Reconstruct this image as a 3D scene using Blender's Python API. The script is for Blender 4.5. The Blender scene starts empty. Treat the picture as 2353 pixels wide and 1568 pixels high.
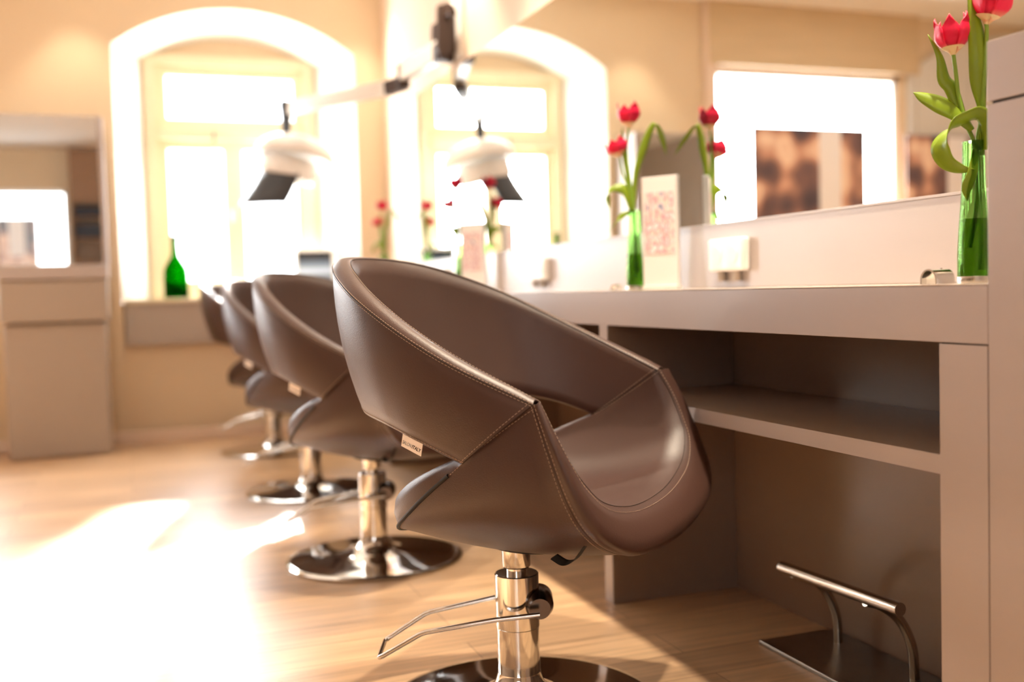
import bpy, bmesh, math, random
from mathutils import Vector, Matrix
random.seed(7)
PI = math.pi
C = bpy.context.scene.collection
sc = bpy.context.scene

# ------------------------------------------------------------------ camera
def cam_matrix(yaw, pitch, roll, loc):
    cy, sy, cp, sp, cr, sr = math.cos(yaw), math.sin(yaw), math.cos(pitch), math.sin(pitch), math.cos(roll), math.sin(roll)
    Ry = Matrix(((cy, 0, sy), (0, 1, 0), (-sy, 0, cy)))
    Rx = Matrix(((1, 0, 0), (0, cp, -sp), (0, sp, cp)))
    Rz = Matrix(((cr, -sr, 0), (sr, cr, 0), (0, 0, 1)))
    R = Rz @ Rx @ Ry                       # world (right, down, along) -> camera (right, down, forward)
    w = lambda v: Vector((v[0], v[2], -v[1]))
    X = w(R[0]); Y = -w(R[1]); Z = -w(R[2])
    M = Matrix(((X.x, Y.x, Z.x), (X.y, Y.y, Z.y), (X.z, Y.z, Z.z))).to_4x4()
    M.translation = Vector(loc)
    return M
cd = bpy.data.cameras.new('camera'); cam = bpy.data.objects.new('camera', cd); C.objects.link(cam)
cam.matrix_world = cam_matrix(-0.35410618, 0.04892644, -0.028, (0, 0, 0.88))
cd.sensor_width = 36; cd.lens = 2400 / 2353 * 36; cd.clip_start = 0.05; cd.clip_end = 200
cd.dof.use_dof = True; cd.dof.focus_distance = 1.98; cd.dof.aperture_fstop = 1.6
sc.camera = cam

# ------------------------------------------------------------------ world, sun, exposure
W = bpy.data.worlds.new('world'); sc.world = W; W.use_nodes = True
wn = W.node_tree; wn.nodes.clear()
bg = wn.nodes.new('ShaderNodeBackground'); wo = wn.nodes.new('ShaderNodeOutputWorld')
bg.inputs['Color'].default_value = (0.93, 0.97, 1.0, 1); bg.inputs['Strength'].default_value = 5.0
wn.links.new(bg.outputs[0], wo.inputs[0])
sd = bpy.data.lights.new('sun', 'SUN'); sun = bpy.data.objects.new('sun', sd); C.objects.link(sun)
sd.energy = 30; sd.angle = math.radians(4.5); sd.color = (1.0, 0.92, 0.82)
sun.rotation_euler = Vector((-0.2, -1, -0.40)).to_track_quat('-Z', 'Y').to_euler()
sun.location = (0.8, 9, 5)
def area(name, loc, direction, sx, sy, energy, color=(1, 1, 1)):
    d = bpy.data.lights.new(name, 'AREA'); d.shape = 'RECTANGLE'; d.size = sx; d.size_y = sy
    d.energy = energy; d.color = color
    o = bpy.data.objects.new(name, d); C.objects.link(o); o.location = loc
    o.rotation_euler = Vector(direction).to_track_quat('-Z', 'Y').to_euler()
    return o
area('arched_window_daylight', (0.72, 7.32, 1.65), (0, -1, -0.15), 0.95, 1.5, 60, (0.95, 0.98, 1.0))
area('display_window_daylight', (-1.74, 7.02, 1.65), (0, -1, -0.15), 1.7, 1.6, 120, (0.95, 0.98, 1.0))
area('street_window_daylight', (-1.3, -2.52, 1.7), (0, 1, -0.1), 1.1, 1.4, 0.5, (1.0, 0.96, 0.92))
sc.view_settings.view_transform = 'Standard'; sc.view_settings.look = 'None'
sc.view_settings.exposure = 1.0; sc.view_settings.gamma = 1.0; sc.view_settings.use_curve_mapping = False
sc.cycles.use_denoising = True
sc.cycles.max_bounces = 10; sc.cycles.diffuse_bounces = 5; sc.cycles.glossy_bounces = 5; sc.cycles.transmission_bounces = 8
sc.cycles.transparent_max_bounces = 12; sc.cycles.caustics_refractive = False; sc.cycles.caustics_reflective = False
sc.cycles.sample_clamp_indirect = 8

# ------------------------------------------------------------------ materials
def srgb(h):
    v = [int(h[i:i+2], 16) / 255 for i in (0, 2, 4)]
    return tuple(x / 12.92 if x <= 0.04045 else ((x + 0.055) / 1.055) ** 2.4 for x in v) + (1,)
def mat(name, col, rough=0.5, metal=0.0, spec=0.5, noise=None, bump=None, trans=0.0, ior=1.45, coat=0.0, sheen=0.0):
    m = bpy.data.materials.new(name); m.use_nodes = True; nt = m.node_tree
    b = nt.nodes['Principled BSDF']
    c = srgb(col) if isinstance(col, str) else col
    b.inputs['Base Color'].default_value = c
    b.inputs['Roughness'].default_value = rough; b.inputs['Metallic'].default_value = metal
    b.inputs['Specular IOR Level'].default_value = spec; b.inputs['IOR'].default_value = ior
    b.inputs['Transmission Weight'].default_value = trans; b.inputs['Coat Weight'].default_value = coat
    b.inputs['Sheen Weight'].default_value = sheen
    tc = nt.nodes.new('ShaderNodeTexCoord')
    if noise:                                   # (scale, amount, stretch vector)
        mp = nt.nodes.new('ShaderNodeMapping'); mp.inputs['Scale'].default_value = noise[2]
        n = nt.nodes.new('ShaderNodeTexNoise'); n.inputs['Scale'].default_value = noise[0]; n.inputs['Detail'].default_value = 6
        r = nt.nodes.new('ShaderNodeMapRange'); r.inputs['To Min'].default_value = 1 - noise[1]; r.inputs['To Max'].default_value = 1 + noise[1]
        mx = nt.nodes.new('ShaderNodeMix'); mx.data_type = 'RGBA'; mx.blend_type = 'MULTIPLY'; mx.inputs[0].default_value = 1
        mx.inputs[6].default_value = c
        nt.links.new(tc.outputs['Object'], mp.inputs[0]); nt.links.new(mp.outputs[0], n.inputs['Vector'])
        nt.links.new(n.outputs['Fac'], r.inputs['Value']); nt.links.new(r.outputs[0], mx.inputs[7]); nt.links.new(mx.outputs[2], b.inputs['Base Color'])
    if bump:                                    # (scale, strength)
        n2 = nt.nodes.new('ShaderNodeTexNoise'); n2.inputs['Scale'].default_value = bump[0]; n2.inputs['Detail'].default_value = 4
        bp = nt.nodes.new('ShaderNodeBump'); bp.inputs['Strength'].default_value = bump[1]; bp.inputs['Distance'].default_value = 0.002
        nt.links.new(tc.outputs['Object'], n2.inputs['Vector']); nt.links.new(n2.outputs['Fac'], bp.inputs['Height']); nt.links.new(bp.outputs[0], b.inputs['Normal'])
    return m
M = {}
M['leather'] = mat('brown_leatherette', '442d26', 0.41, spec=0.65, noise=(9, .06, (1, 1, 1)), bump=(420, .25))
M['thread'] = mat('beige_thread', 'b9a08c', 0.8)
M['thread_dark'] = mat('dark_seam', '33241e', 0.8)
M['lining'] = mat('black_lining', '151414', 0.6)
M['chrome'] = mat('polished_chrome', 'dcd9d4', 0.07, metal=1.0, bump=(30, .03))
M['steel'] = mat('brushed_steel', 'b8b0a6', 0.24, metal=1.0, noise=(40, .08, (1, 30, 1)))
M['darksteel'] = mat('worn_dark_steel', '6d625c', 0.22, metal=1.0)
M['plate'] = mat('satin_steel_plate', '8d857b', 0.3, metal=1.0, noise=(12, .15, (1, 1, 1)))
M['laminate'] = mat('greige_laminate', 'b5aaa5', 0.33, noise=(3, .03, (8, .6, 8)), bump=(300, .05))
M['laminate_in_shade'] = mat('shade_toned_greige_laminate', '8a7565', 0.28, noise=(3, .04, (8, .6, 8)))  # same laminate as the fronts, under-worktop shade put into the colour
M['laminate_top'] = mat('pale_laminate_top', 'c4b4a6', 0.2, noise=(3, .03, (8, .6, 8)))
M['gap'] = mat('shadow_gap', '2a201b', 0.8)
M['wall'] = mat('warm_cream_plaster', 'dcc6a6', 0.75, noise=(2, .03, (1, 1, 1)), bump=(60, .1))
M['wall_pink'] = mat('pale_plaster', 'e6cfba', 0.7, noise=(2, .02, (1, 1, 1)))
M['white'] = mat('white_plaster', 'd9d5cc', 0.6, bump=(60, .05))
M['ceil'] = mat('ceiling_paint', 'fbf8f2', 0.8)
M['frame'] = mat('cream_window_paint', 'e8d9b8', 0.4, noise=(5, .03, (1, 1, 1)))
M['mirror'] = mat('silver_mirror', 'eef0ee', 0.0, metal=1.0)
M['edge'] = mat('polished_glass_edge', 'cfdcd6', 0.15, spec=0.8)
M['tan'] = mat('tan_lacquer', 'ada093', 0.45, noise=(2, .03, (1, 1, 1)))
M['bracket'] = mat('dark_brown_plastic', '3b2a24', 0.5, noise=(20, .1, (1, 1, 1)))
M['arm'] = mat('white_lacquered_arm', 'e9e4de', 0.3)
M['whiteplastic'] = mat('white_plastic', 'f3f1ee', 0.35)
M['visor'] = mat('dark_grey_visor', '3a3d42', 0.3, noise=(10, .1, (1, 1, 1)))
M['brown'] = mat('brown_wood', '8e6844', 0.5, noise=(6, .2, (1, 1, 12)))
M['dark'] = mat('dark_navy', '22222c', 0.5)
M['petal'] = mat('red_tulip_petal', 'dc1a47', 0.45, noise=(25, .25, (1, 1, .3)), spec=0.4)
M['petalbase'] = mat('cream_tulip_base', 'e2c79a', 0.5)
M['leaf'] = mat('tulip_leaf', '7d9618', 0.38, noise=(30, .2, (1, 1, .15)))
M['stem'] = mat('tulip_stem', '7d9e34', 0.4, noise=(20, .12, (1, 1, 1)))
for k, s in (('petal', .25), ('leaf', .12)):
    b = M[k].node_tree.nodes['Principled BSDF']
    b.inputs['Subsurface Weight'].default_value = s; b.inputs['Subsurface Radius'].default_value = (.01, .006, .003)
M['paper'] = mat('white_card', 'f6f3f2', 0.5)
M['label'] = mat('woven_label', 'f0e7df', 0.7, bump=(600, .2))
M['label_ink'] = mat('grey_label_ink', '8c8f92', 0.7)
M['label_ink2'] = mat('black_label_ink', '1c1a1a', 0.7)
M['black'] = mat('black_plastic', '17191d', 0.35)

def glass_mat(name, col, rough=0.0, ior=1.45, clear=0.0):
    m = bpy.data.materials.new(name); m.use_nodes = True; nt = m.node_tree; nt.nodes.clear()
    o = nt.nodes.new('ShaderNodeOutputMaterial'); g = nt.nodes.new('ShaderNodeBsdfGlass')
    g.inputs['Color'].default_value = srgb(col); g.inputs['Roughness'].default_value = rough; g.inputs['IOR'].default_value = ior
    if clear:
        t = nt.nodes.new('ShaderNodeBsdfTransparent'); t.inputs['Color'].default_value = srgb(col)
        mx = nt.nodes.new('ShaderNodeMixShader'); mx.inputs[0].default_value = clear
        nt.links.new(g.outputs[0], mx.inputs[1]); nt.links.new(t.outputs[0], mx.inputs[2]); nt.links.new(mx.outputs[0], o.inputs[0])
    else: nt.links.new(g.outputs[0], o.inputs[0])
    return m
M['vase'] = glass_mat('green_vase_glass', 'd3e6c0', 0, 1.45, .7)
M['water'] = glass_mat('green_tinted_water', 'b9d080', 0, 1.33, .6)
M['bottle'] = glass_mat('green_bottle_glass', '2f9e2c', 0, 1.5, .3)
def pane_mat():
    m = bpy.data.materials.new('window_pane'); m.use_nodes = True; nt = m.node_tree; nt.nodes.clear()
    o = nt.nodes.new('ShaderNodeOutputMaterial'); t = nt.nodes.new('ShaderNodeBsdfTransparent'); g = nt.nodes.new('ShaderNodeBsdfGlossy')
    g.inputs['Roughness'].default_value = 0.02
    fr = nt.nodes.new('ShaderNodeFresnel'); fr.inputs[0].default_value = 1.3
    mx = nt.nodes.new('ShaderNodeMixShader')
    nt.links.new(fr.outputs[0], mx.inputs[0]); nt.links.new(t.outputs[0], mx.inputs[1]); nt.links.new(g.outputs[0], mx.inputs[2]); nt.links.new(mx.outputs[0], o.inputs[0])
    return m
M['pane'] = pane_mat()
def screen_mat():
    m = bpy.data.materials.new('tablet_screen'); m.use_nodes = True; nt = m.node_tree
    b = nt.nodes['Principled BSDF']; b.inputs['Roughness'].default_value = 0.15
    tc = nt.nodes.new('ShaderNodeTexCoord'); sp = nt.nodes.new('ShaderNodeSeparateXYZ'); r = nt.nodes.new('ShaderNodeValToRGB')
    e = r.color_ramp.elements; e[0].color = srgb('9aa4b2'); e[1].color = srgb('1e2226'); e[0].position = .2; e[1].position = .85
    for p, c in ((.38, '59616c'), (.5, 'b9c6d4'), (.66, '6f7d8c')):
        q = r.color_ramp.elements.new(p); q.color = srgb(c)
    nt.links.new(tc.outputs['Generated'], sp.inputs[0]); nt.links.new(sp.outputs['Z'], r.inputs[0])
    nt.links.new(r.outputs[0], b.inputs['Base Color']); nt.links.new(r.outputs[0], b.inputs['Emission Color']); b.inputs['Emission Strength'].default_value = .35
    return m
M['screen'] = screen_mat()
def floor_mat():
    m = bpy.data.materials.new('oak_plank_floor'); m.use_nodes = True; nt = m.node_tree; b = nt.nodes['Principled BSDF']
    L = nt.links.new; tc = nt.nodes.new('ShaderNodeTexCoord')
    br = nt.nodes.new('ShaderNodeTexBrick'); br.inputs['Scale'].default_value = 1.0
    br.inputs['Brick Width'].default_value = 1.22; br.inputs['Row Height'].default_value = .145; br.inputs['Mortar Size'].default_value = .0012
    br.inputs['Mortar Smooth'].default_value = .3; br.offset = .37; br.inputs['Bias'].default_value = 0
    br.inputs['Color1'].default_value = srgb('cda983'); br.inputs['Color2'].default_value = srgb('b2906f'); br.inputs['Mortar'].default_value = srgb('6b4a2e')
    L(tc.outputs['Object'], br.inputs['Vector'])
    mp = nt.nodes.new('ShaderNodeMapping'); mp.inputs['Scale'].default_value = (1.3, 22, 1)
    n = nt.nodes.new('ShaderNodeTexNoise'); n.inputs['Scale'].default_value = 2.2; n.inputs['Detail'].default_value = 8; n.inputs['Distortion'].default_value = .6
    L(tc.outputs['Object'], mp.inputs[0]); L(mp.outputs[0], n.inputs['Vector'])
    r = nt.nodes.new('ShaderNodeMapRange'); r.inputs['From Min'].default_value = .3; r.inputs['From Max'].default_value = .7
    r.inputs['To Min'].default_value = .74; r.inputs['To Max'].default_value = 1.2
    L(n.outputs['Fac'], r.inputs['Value'])
    mx = nt.nodes.new('ShaderNodeMix'); mx.data_type = 'RGBA'; mx.blend_type = 'MULTIPLY'; mx.inputs[0].default_value = 1
    L(br.outputs['Color'], mx.inputs[6]); L(r.outputs[0], mx.inputs[7]); L(mx.outputs[2], b.inputs['Base Color'])
    rr = nt.nodes.new('ShaderNodeMapRange'); rr.inputs['To Min'].default_value = .28; rr.inputs['To Max'].default_value = .42; b.inputs['Specular IOR Level'].default_value = .9
    L(n.outputs['Fac'], rr.inputs['Value']); L(rr.outputs[0], b.inputs['Roughness'])
    bp = nt.nodes.new('ShaderNodeBump'); bp.inputs['Strength'].default_value = .12; bp.inputs['Distance'].default_value = .002
    L(n.outputs['Fac'], bp.inputs['Height']); L(bp.outputs[0], b.inputs['Normal'])
    return m
M['floor'] = floor_mat()
def panel_mat():
    m = mat('horizontal_grain_panel', 'd0b894', 0.6, noise=(3, .14, (.6, 1, 14)))
    return m
M['panel'] = panel_mat()
def grade(m, lo, a, b_):
    nt = m.node_tree; b = nt.nodes['Principled BSDF']; src = b.inputs['Base Color'].links[0].from_socket
    tc = nt.nodes.new('ShaderNodeTexCoord'); sp = nt.nodes.new('ShaderNodeSeparateXYZ'); r = nt.nodes.new('ShaderNodeMapRange')
    r.inputs['From Min'].default_value = a; r.inputs['From Max'].default_value = b_
    mx = nt.nodes.new('ShaderNodeMix'); mx.data_type = 'RGBA'; mx.inputs[6].default_value = srgb(lo)
    nt.links.new(tc.outputs['Generated'], sp.inputs[0]); nt.links.new(sp.outputs['Z'], r.inputs[0]); nt.links.new(r.outputs[0], mx.inputs[0]); nt.links.new(src, mx.inputs[7]); nt.links.new(mx.outputs[2], b.inputs['Base Color'])
grade(M['petal'], 'e8c79a', .0, .22)
def picture_mat(name, ramp, scale, dark_top):
    """blurred warm photograph print: dark hair above, warm skin below"""
    m = bpy.data.materials.new(name); m.use_nodes = True; nt = m.node_tree; b = nt.nodes['Principled BSDF']; L = nt.links.new
    b.inputs['Roughness'].default_value = .4
    tc = nt.nodes.new('ShaderNodeTexCoord'); n = nt.nodes.new('ShaderNodeTexNoise'); n.inputs['Scale'].default_value = scale; n.inputs['Detail'].default_value = 1.5
    sp = nt.nodes.new('ShaderNodeSeparateXYZ'); L(tc.outputs['Generated'], sp.inputs[0]); L(tc.outputs['Generated'], n.inputs['Vector'])
    ma = nt.nodes.new('ShaderNodeMath'); ma.operation = 'MULTIPLY_ADD'; ma.inputs[1].default_value = -dark_top
    L(sp.outputs['Z'], ma.inputs[0]); L(n.outputs['Fac'], ma.inputs[2])
    r = nt.nodes.new('ShaderNodeValToRGB'); el = r.color_ramp.elements
    el[0].position, el[0].color = ramp[0][0], srgb(ramp[0][1]); el[1].position, el[1].color = ramp[-1][0], srgb(ramp[-1][1])
    for p, c in ramp[1:-1]:
        q = el.new(p); q.color = srgb(c)
    L(ma.outputs[0], r.inputs[0]); L(r.outputs[0], b.inputs['Base Color'])
    return m
M['poster'] = picture_mat('portrait_poster_print', [(-0.0, '3f3f4b'), (.14, '584d55'), (.24, '8a6a64'), (.31, 'd8a78e'), (.38, 'fbe0c6'), (.45, 'e2b093'), (.52, 'fff4e6')], 3.0, .33)
M['leaflet'] = picture_mat('leaflet_print', [(0.1, '46597c'), (.24, '7d86ae'), (.33, 'f3e8ee'), (.42, 'f6e4dc'), (.5, 'c98fa6'), (.58, 'fbf3f6')], 6, .1)

# ------------------------------------------------------------------ helpers
def thing(name, label, cat, loc=(0, 0, 0), rotz=0, group=None):
    o = bpy.data.objects.new(name, None); C.objects.link(o); o.location = loc; o.rotation_euler = (0, 0, rotz)
    o['label'] = label; o['category'] = cat; o.empty_display_size = .1
    if group: o['group'] = group
    return o
def tag(o, label, cat, group=None):
    o['label'] = label; o['category'] = cat
    if group: o['group'] = group
    return o
def obj(name, bm, m, parent=None, smooth=False, bevel=0, seg=2, subsurf=0, angle=40):
    me = bpy.data.meshes.new(name); bmesh.ops.recalc_face_normals(bm, faces=bm.faces); bm.to_mesh(me); bm.free()
    for x in (m if isinstance(m, list) else [m]): me.materials.append(x)
    o = bpy.data.objects.new(name, me); C.objects.link(o)
    if parent: o.parent = parent
    if smooth:
        for p in me.polygons: p.use_smooth = True
        try: me.set_sharp_from_angle(angle=math.radians(angle))
        except Exception: pass
    if bevel:
        b = o.modifiers.new('bevel', 'BEVEL'); b.width = bevel; b.segments = seg; b.limit_method = 'ANGLE'; b.angle_limit = math.radians(35)
    if subsurf:
        s = o.modifiers.new('sub', 'SUBSURF'); s.levels = subsurf; s.render_levels = subsurf
    return o
def struct(name, bm, m, parent=None, **k):
    o = obj(name, bm, m, parent, **k)
    if not parent: o['kind'] = 'structure'
    return o
def box(bm, x0, x1, y0, y1, z0, z1, mi=0):
    vs = [bm.verts.new((x, y, z)) for x in (x0, x1) for y in (y0, y1) for z in (z0, z1)]
    for f in ((0, 1, 3, 2), (4, 6, 7, 5), (0, 4, 5, 1), (2, 3, 7, 6), (0, 2, 6, 4), (1, 5, 7, 3)):
        bm.faces.new([vs[i] for i in f]).material_index = mi
def nb(): return bmesh.new()
def bxo(name, dims, m, parent=None, bevel=0.0015, **k):
    bm = nb(); box(bm, *dims); return obj(name, bm, m, parent, bevel=bevel, **k)
def lathe(bm, prof, n=48, center=(0, 0), cap=True):
    rings = []
    for r, z in prof:
        if r < 1e-6: rings.append([bm.verts.new((center[0], center[1], z))])
        else: rings.append([bm.verts.new((center[0] + r * math.cos(2 * PI * i / n), center[1] + r * math.sin(2 * PI * i / n), z)) for i in range(n)])
    for a, b in zip(rings, rings[1:]):
        for i in range(n):
            j = (i + 1) % n
            if len(a) == 1 and len(b) == 1: continue
            if len(a) == 1: bm.faces.new((a[0], b[i], b[j]))
            elif len(b) == 1: bm.faces.new((a[i], a[j], b[0]))
            else: bm.faces.new((a[i], a[j], b[j], b[i]))
def frames(pts):
    T = []
    for i in range(len(pts)):
        a = pts[max(i - 1, 0)]; b = pts[min(i + 1, len(pts) - 1)]; T.append((b - a).normalized())
    n = T[0].orthogonal().normalized(); N = [n]
    for t in T[1:]:
        n = (n - t * n.dot(t)); n = n.normalized() if n.length > 1e-6 else t.orthogonal().normalized(); N.append(n)
    return T, N
def tube(bm, pts, r, n=12, closed_ends=True, rx=None):
    pts = [Vector(p) for p in pts]; T, N = frames(pts); rings = []
    for i, (p, t, nn) in enumerate(zip(pts, T, N)):
        b = t.cross(nn); ri = r[i] if isinstance(r, (list, tuple)) else r
        rings.append([bm.verts.new(p + nn * (math.cos(2 * PI * k / n) * ri) + b * (math.sin(2 * PI * k / n) * ri)) for k in range(n)])
    for a, b in zip(rings, rings[1:]):
        for k in range(n):
            j = (k + 1) % n; bm.faces.new((a[k], a[j], b[j], b[k]))
    if closed_ends:
        bm.faces.new(rings[0][::-1]); bm.faces.new(rings[-1])
def cr(P, n):
    """open Catmull-Rom through the points, n steps per span"""
    P = [Vector(p) for p in P]; out = []
    for i in range(len(P) - 1):
        p0 = P[i - 1] if i else P[0] * 2 - P[1]; p1, p2 = P[i], P[i + 1]; p3 = P[i + 2] if i + 2 < len(P) else P[-1] * 2 - P[-2]
        for k in range(n):
            t = k / n
            out.append(0.5 * ((2 * p1) + (p2 - p0) * t + (2 * p0 - 5 * p1 + 4 * p2 - p3) * t * t + (3 * p1 - p0 - 3 * p2 + p3) * t ** 3))
    out.append(P[-1].copy()); return out
def polybend(pts, r, n=5):
    """polyline with rounded corners"""
    P = [Vector(p) for p in pts]; out = [P[0]]
    for a, b, c in zip(P, P[1:], P[2:]):
        d1 = (a - b); d2 = (c - b); q = min(r, d1.length * .45, d2.length * .45)
        s = b + d1.normalized() * q; e = b + d2.normalized() * q
        for k in range(n + 1):
            t = k / n; out.append(s * (1 - t) ** 2 + b * 2 * t * (1 - t) + e * t * t)
    out.append(P[-1]); return out
def copy_tree(o, parent=None):
    c = o.copy(); C.objects.link(c); c.parent = parent
    for ch in list(o.children): copy_tree(ch, c)
    return c
def text_mesh(txt, size, extrude=0.0003, shear=0.0, bold=0.0):
    cu = bpy.data.curves.new('t', 'FONT'); cu.body = txt; cu.size = size; cu.extrude = extrude; cu.shear = shear; cu.offset = bold
    cu.align_x = 'LEFT'
    o = bpy.data.objects.new('t', cu); C.objects.link(o); bpy.context.view_layer.update()
    dg = bpy.context.evaluated_depsgraph_get(); me = bpy.data.meshes.new_from_object(o.evaluated_get(dg)); bpy.data.objects.remove(o)
    bm = nb(); bm.from_mesh(me); bpy.data.meshes.remove(me); return bm

# ------------------------------------------------------------------ room shell
XR, XL, YF, YB, ZC = 1.66, -4.2, 6.80, -2.6, 2.96
bm = nb(); box(bm, XL - .2, XR + .2, YB - .2, YF + .6, -.1, 0); struct('floor', bm, M['floor'])
bm = nb(); box(bm, XL - .2, XR + .2, YB - .2, YF + .6, ZC, ZC + .1); struct('ceiling', bm, M['ceil'])
bm = nb(); box(bm, XR, XR + .2, YB - .2, YF + .6, 0, ZC); struct('wall_right', bm, M['wall_pink'])
bm = nb(); box(bm, XL - .2, XL, YB - .2, YF + .6, 0, ZC); struct('wall_left', bm, M['tan'])
def arch(x0, x1, zs, rise, n=24):
    """points of the arch from left springing to right springing (x, z)"""
    w = (x1 - x0) / 2; R = (w * w + rise * rise) / (2 * rise); cx = (x0 + x1) / 2; cz = zs + rise - R
    a0 = math.asin(w / R); return [(cx + R * math.sin(-a0 + 2 * a0 * i / n), cz + R * math.cos(-a0 + 2 * a0 * i / n)) for i in range(n + 1)]
NX0, NX1, NIX0, NIX1 = -.01, 1.47, .17, 1.27
outer = arch(NX0, NX1, 2.43, .25); inner = arch(NIX0, NIX1, 2.42, .16); YI = 7.2
DX0, DX1, DZ0, DZ1 = -2.62, -.89, .45, 2.5          # display window opening further left
# far wall: pieces around both openings
bm = nb()
box(bm, DX1, NX0, YF, YI + .1, 0, 2.43); box(bm, NX1, XR + .2, YF, YI + .1, 0, 2.43)
box(bm, XL, DX0, YF, YI + .1, 0, 2.43); box(bm, DX0, DX1, YF, YI + .1, 0, DZ0)
box(bm, XL, DX0, YF, YI + .1, 2.43, ZC); box(bm, DX0, DX1, YF, YI + .1, DZ1, ZC); box(bm, DX1, NX0, YF, YI + .1, 2.43, ZC); box(bm, NX1, XR + .2, YF, YI + .1, 2.43, ZC)
for (xa, za), (xb, zb) in zip(outer, outer[1:]):
    vs = [bm.verts.new(p) for p in ((xa, YF, za), (xb, YF, zb), (xb, YF, ZC), (xa, YF, ZC))]; bm.faces.new(vs)
struct('wall_far', bm, M['wall'])
# splayed white reveal of the arched niche
bm = nb()
A = [(NX0, .88)] + outer + [(NX1, .88)]; B = [(NIX0, .88)] + inner + [(NIX1, .88)]
ra = [bm.verts.new((x, YF - .002, z)) for x, z in A]; rb = [bm.verts.new((x, YI, z)) for x, z in B]
for i in range(len(A) - 1): bm.faces.new((ra[i], ra[i + 1], rb[i + 1], rb[i]))
struct('trim_1', bm, M['white'], smooth=True, angle=50)
# wall behind the frame (tympanum above the window) and parapet below the sill
bm = nb()
for (xa, za), (xb, zb) in zip(inner, inner[1:]):
    za_, zb_ = max(za, 2.42), max(zb, 2.42)
    for y in (YI,): bm.faces.new([bm.verts.new(p) for p in ((xa, y, 2.40), (xb, y, 2.40), (xb, y, zb_), (xa, y, za_))])
struct('trim_2', bm, M['wall'])
bm = nb(); box(bm, NX0, NX1, YF + .07, YI + .1, 0, .86); struct('wall_parapet', bm, M['wall'])
bm = nb(); box(bm, NX0 + .002, NX1 - .002, YF + .02, YI + .08, .86, .885); struct('trim_3', bm, M['frame'], bevel=.004)
bm = nb(); box(bm, NX0 + .01, NX1 - .01, YF + .035, YF + .07, .60, .86); struct('trim_4', bm, M['tan'], bevel=.003)
bm = nb(); box(bm, DX1, XR, YF - .018, YF, 0, .075); box(bm, XL, DX0, YF - .018, YF, 0, .075); struct('baseboard_far', bm, M['wall_pink'], bevel=.004)
# back wall with street window opening
SX0, SX1, SZ0, SZ1 = -2.0, -.67, .9, 2.42
bm = nb(); box(bm, XL, SX0, YB - .2, YB, 0, ZC); box(bm, SX1, XR, YB - .2, YB, 0, ZC); box(bm, SX0, SX1, YB - .2, YB, 0, SZ0); box(bm, SX0, SX1, YB - .2, YB, SZ1, ZC)
struct('wall_back', bm, M['wall'])
# arched window: frame, mullions, panes
wr = bpy.data.objects.new('window_1', None); C.objects.link(wr); wr['kind'] = 'structure'; wr.location = (0, 0, 0)
def bars(name, L, m, parent, bev=.004):
    bm = nb()
    for b_ in L: box(bm, *b_)
    return obj(name, bm, m, parent, bevel=bev)
y0, y1 = YI - .03, YI + .04
bars('window_frame', [(.17, .245, y0, y1, .885, 2.46), (1.195, 1.27, y0, y1, .885, 2.46), (.245, 1.195, y0, y1, 2.40, 2.47), (.245, 1.195, y0 - .02, y1, 1.92, 1.99), (.245, 1.195, y0, y1, .885, .93)], M['frame'], wr)
def sash(x0, x1, z0, z1, t):
    ya, yb = YI + .0, YI + .035
    s = bars('sash', [(x0, x0 + t, ya, yb, z0, z1), (x1 - t, x1, ya, yb, z0, z1), (x0 + t, x1 - t, ya, yb, z0, z0 + t), (x0 + t, x1 - t, ya, yb, z1 - t, z1)], M['frame'], wr)
    bm = nb(); vs = [bm.verts.new(p) for p in ((x0 + t, YI + .02, z0 + t), (x1 - t, YI + .02, z0 + t), (x1 - t, YI + .02, z1 - t), (x0 + t, YI + .02, z1 - t))]; bm.faces.new(vs)
    obj('pane', bm, M['pane'], s); return s
sash(.245, 1.195, 1.99, 2.40, .07)
s1 = sash(.245, .72, .93, 1.92, .065); s2 = sash(.72, 1.195, .93, 1.92, .065)
bm = nb(); tube(bm, [(.70, YI - .02, 1.46), (.70, YI - .045, 1.46)], .009); tube(bm, [(.70, YI - .045, 1.47), (.70, YI - .045, 1.38)], .007); obj('window_handle', bm, M['steel'], s1)
bm = nb(); tube(bm, [(.60, YI - .055, 1.97), (.60, YI - .055, 1.86)], .008); obj('window_latch', bm, M['steel'], wr)
# display window
w2 = bpy.data.objects.new('window_2', None); C.objects.link(w2); w2['kind'] = 'structure'
bars('window_frame', [(DX0, DX0 + .05, YF + .05, YF + .1, DZ0, DZ1), (DX1 - .05, DX1, YF + .05, YF + .1, DZ0, DZ1), (DX0, DX1, YF + .05, YF + .1, DZ1 - .05, DZ1), (DX0, DX1, YF + .05, YF + .1, DZ0, DZ0 + .05)], M['whiteplastic'], w2)
bm = nb(); bm.faces.new([bm.verts.new(p) for p in ((DX0, YF + .075, DZ0), (DX1, YF + .075, DZ0), (DX1, YF + .075, DZ1), (DX0, YF + .075, DZ1))]); obj('pane', bm, M['pane'], w2)
w3 = bpy.data.objects.new('window_3', None); C.objects.link(w3); w3['kind'] = 'structure'
bars('window_frame', [(SX0, SX0 + .05, YB - .1, YB - .05, SZ0, SZ1), (SX1 - .05, SX1, YB - .1, YB - .05, SZ0, SZ1), (SX0, SX1, YB - .1, YB - .05, SZ1 - .05, SZ1), (SX0, SX1, YB - .1, YB - .05, SZ0, SZ0 + .05)], M['whiteplastic'], w3)
bm = nb(); bm.faces.new([bm.verts.new(p) for p in ((SX0, YB - .08, SZ0), (SX1, YB - .08, SZ0), (SX1, YB - .08, SZ1), (SX0, YB - .08, SZ1))]); obj('pane', bm, M['pane'], w3)
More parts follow.
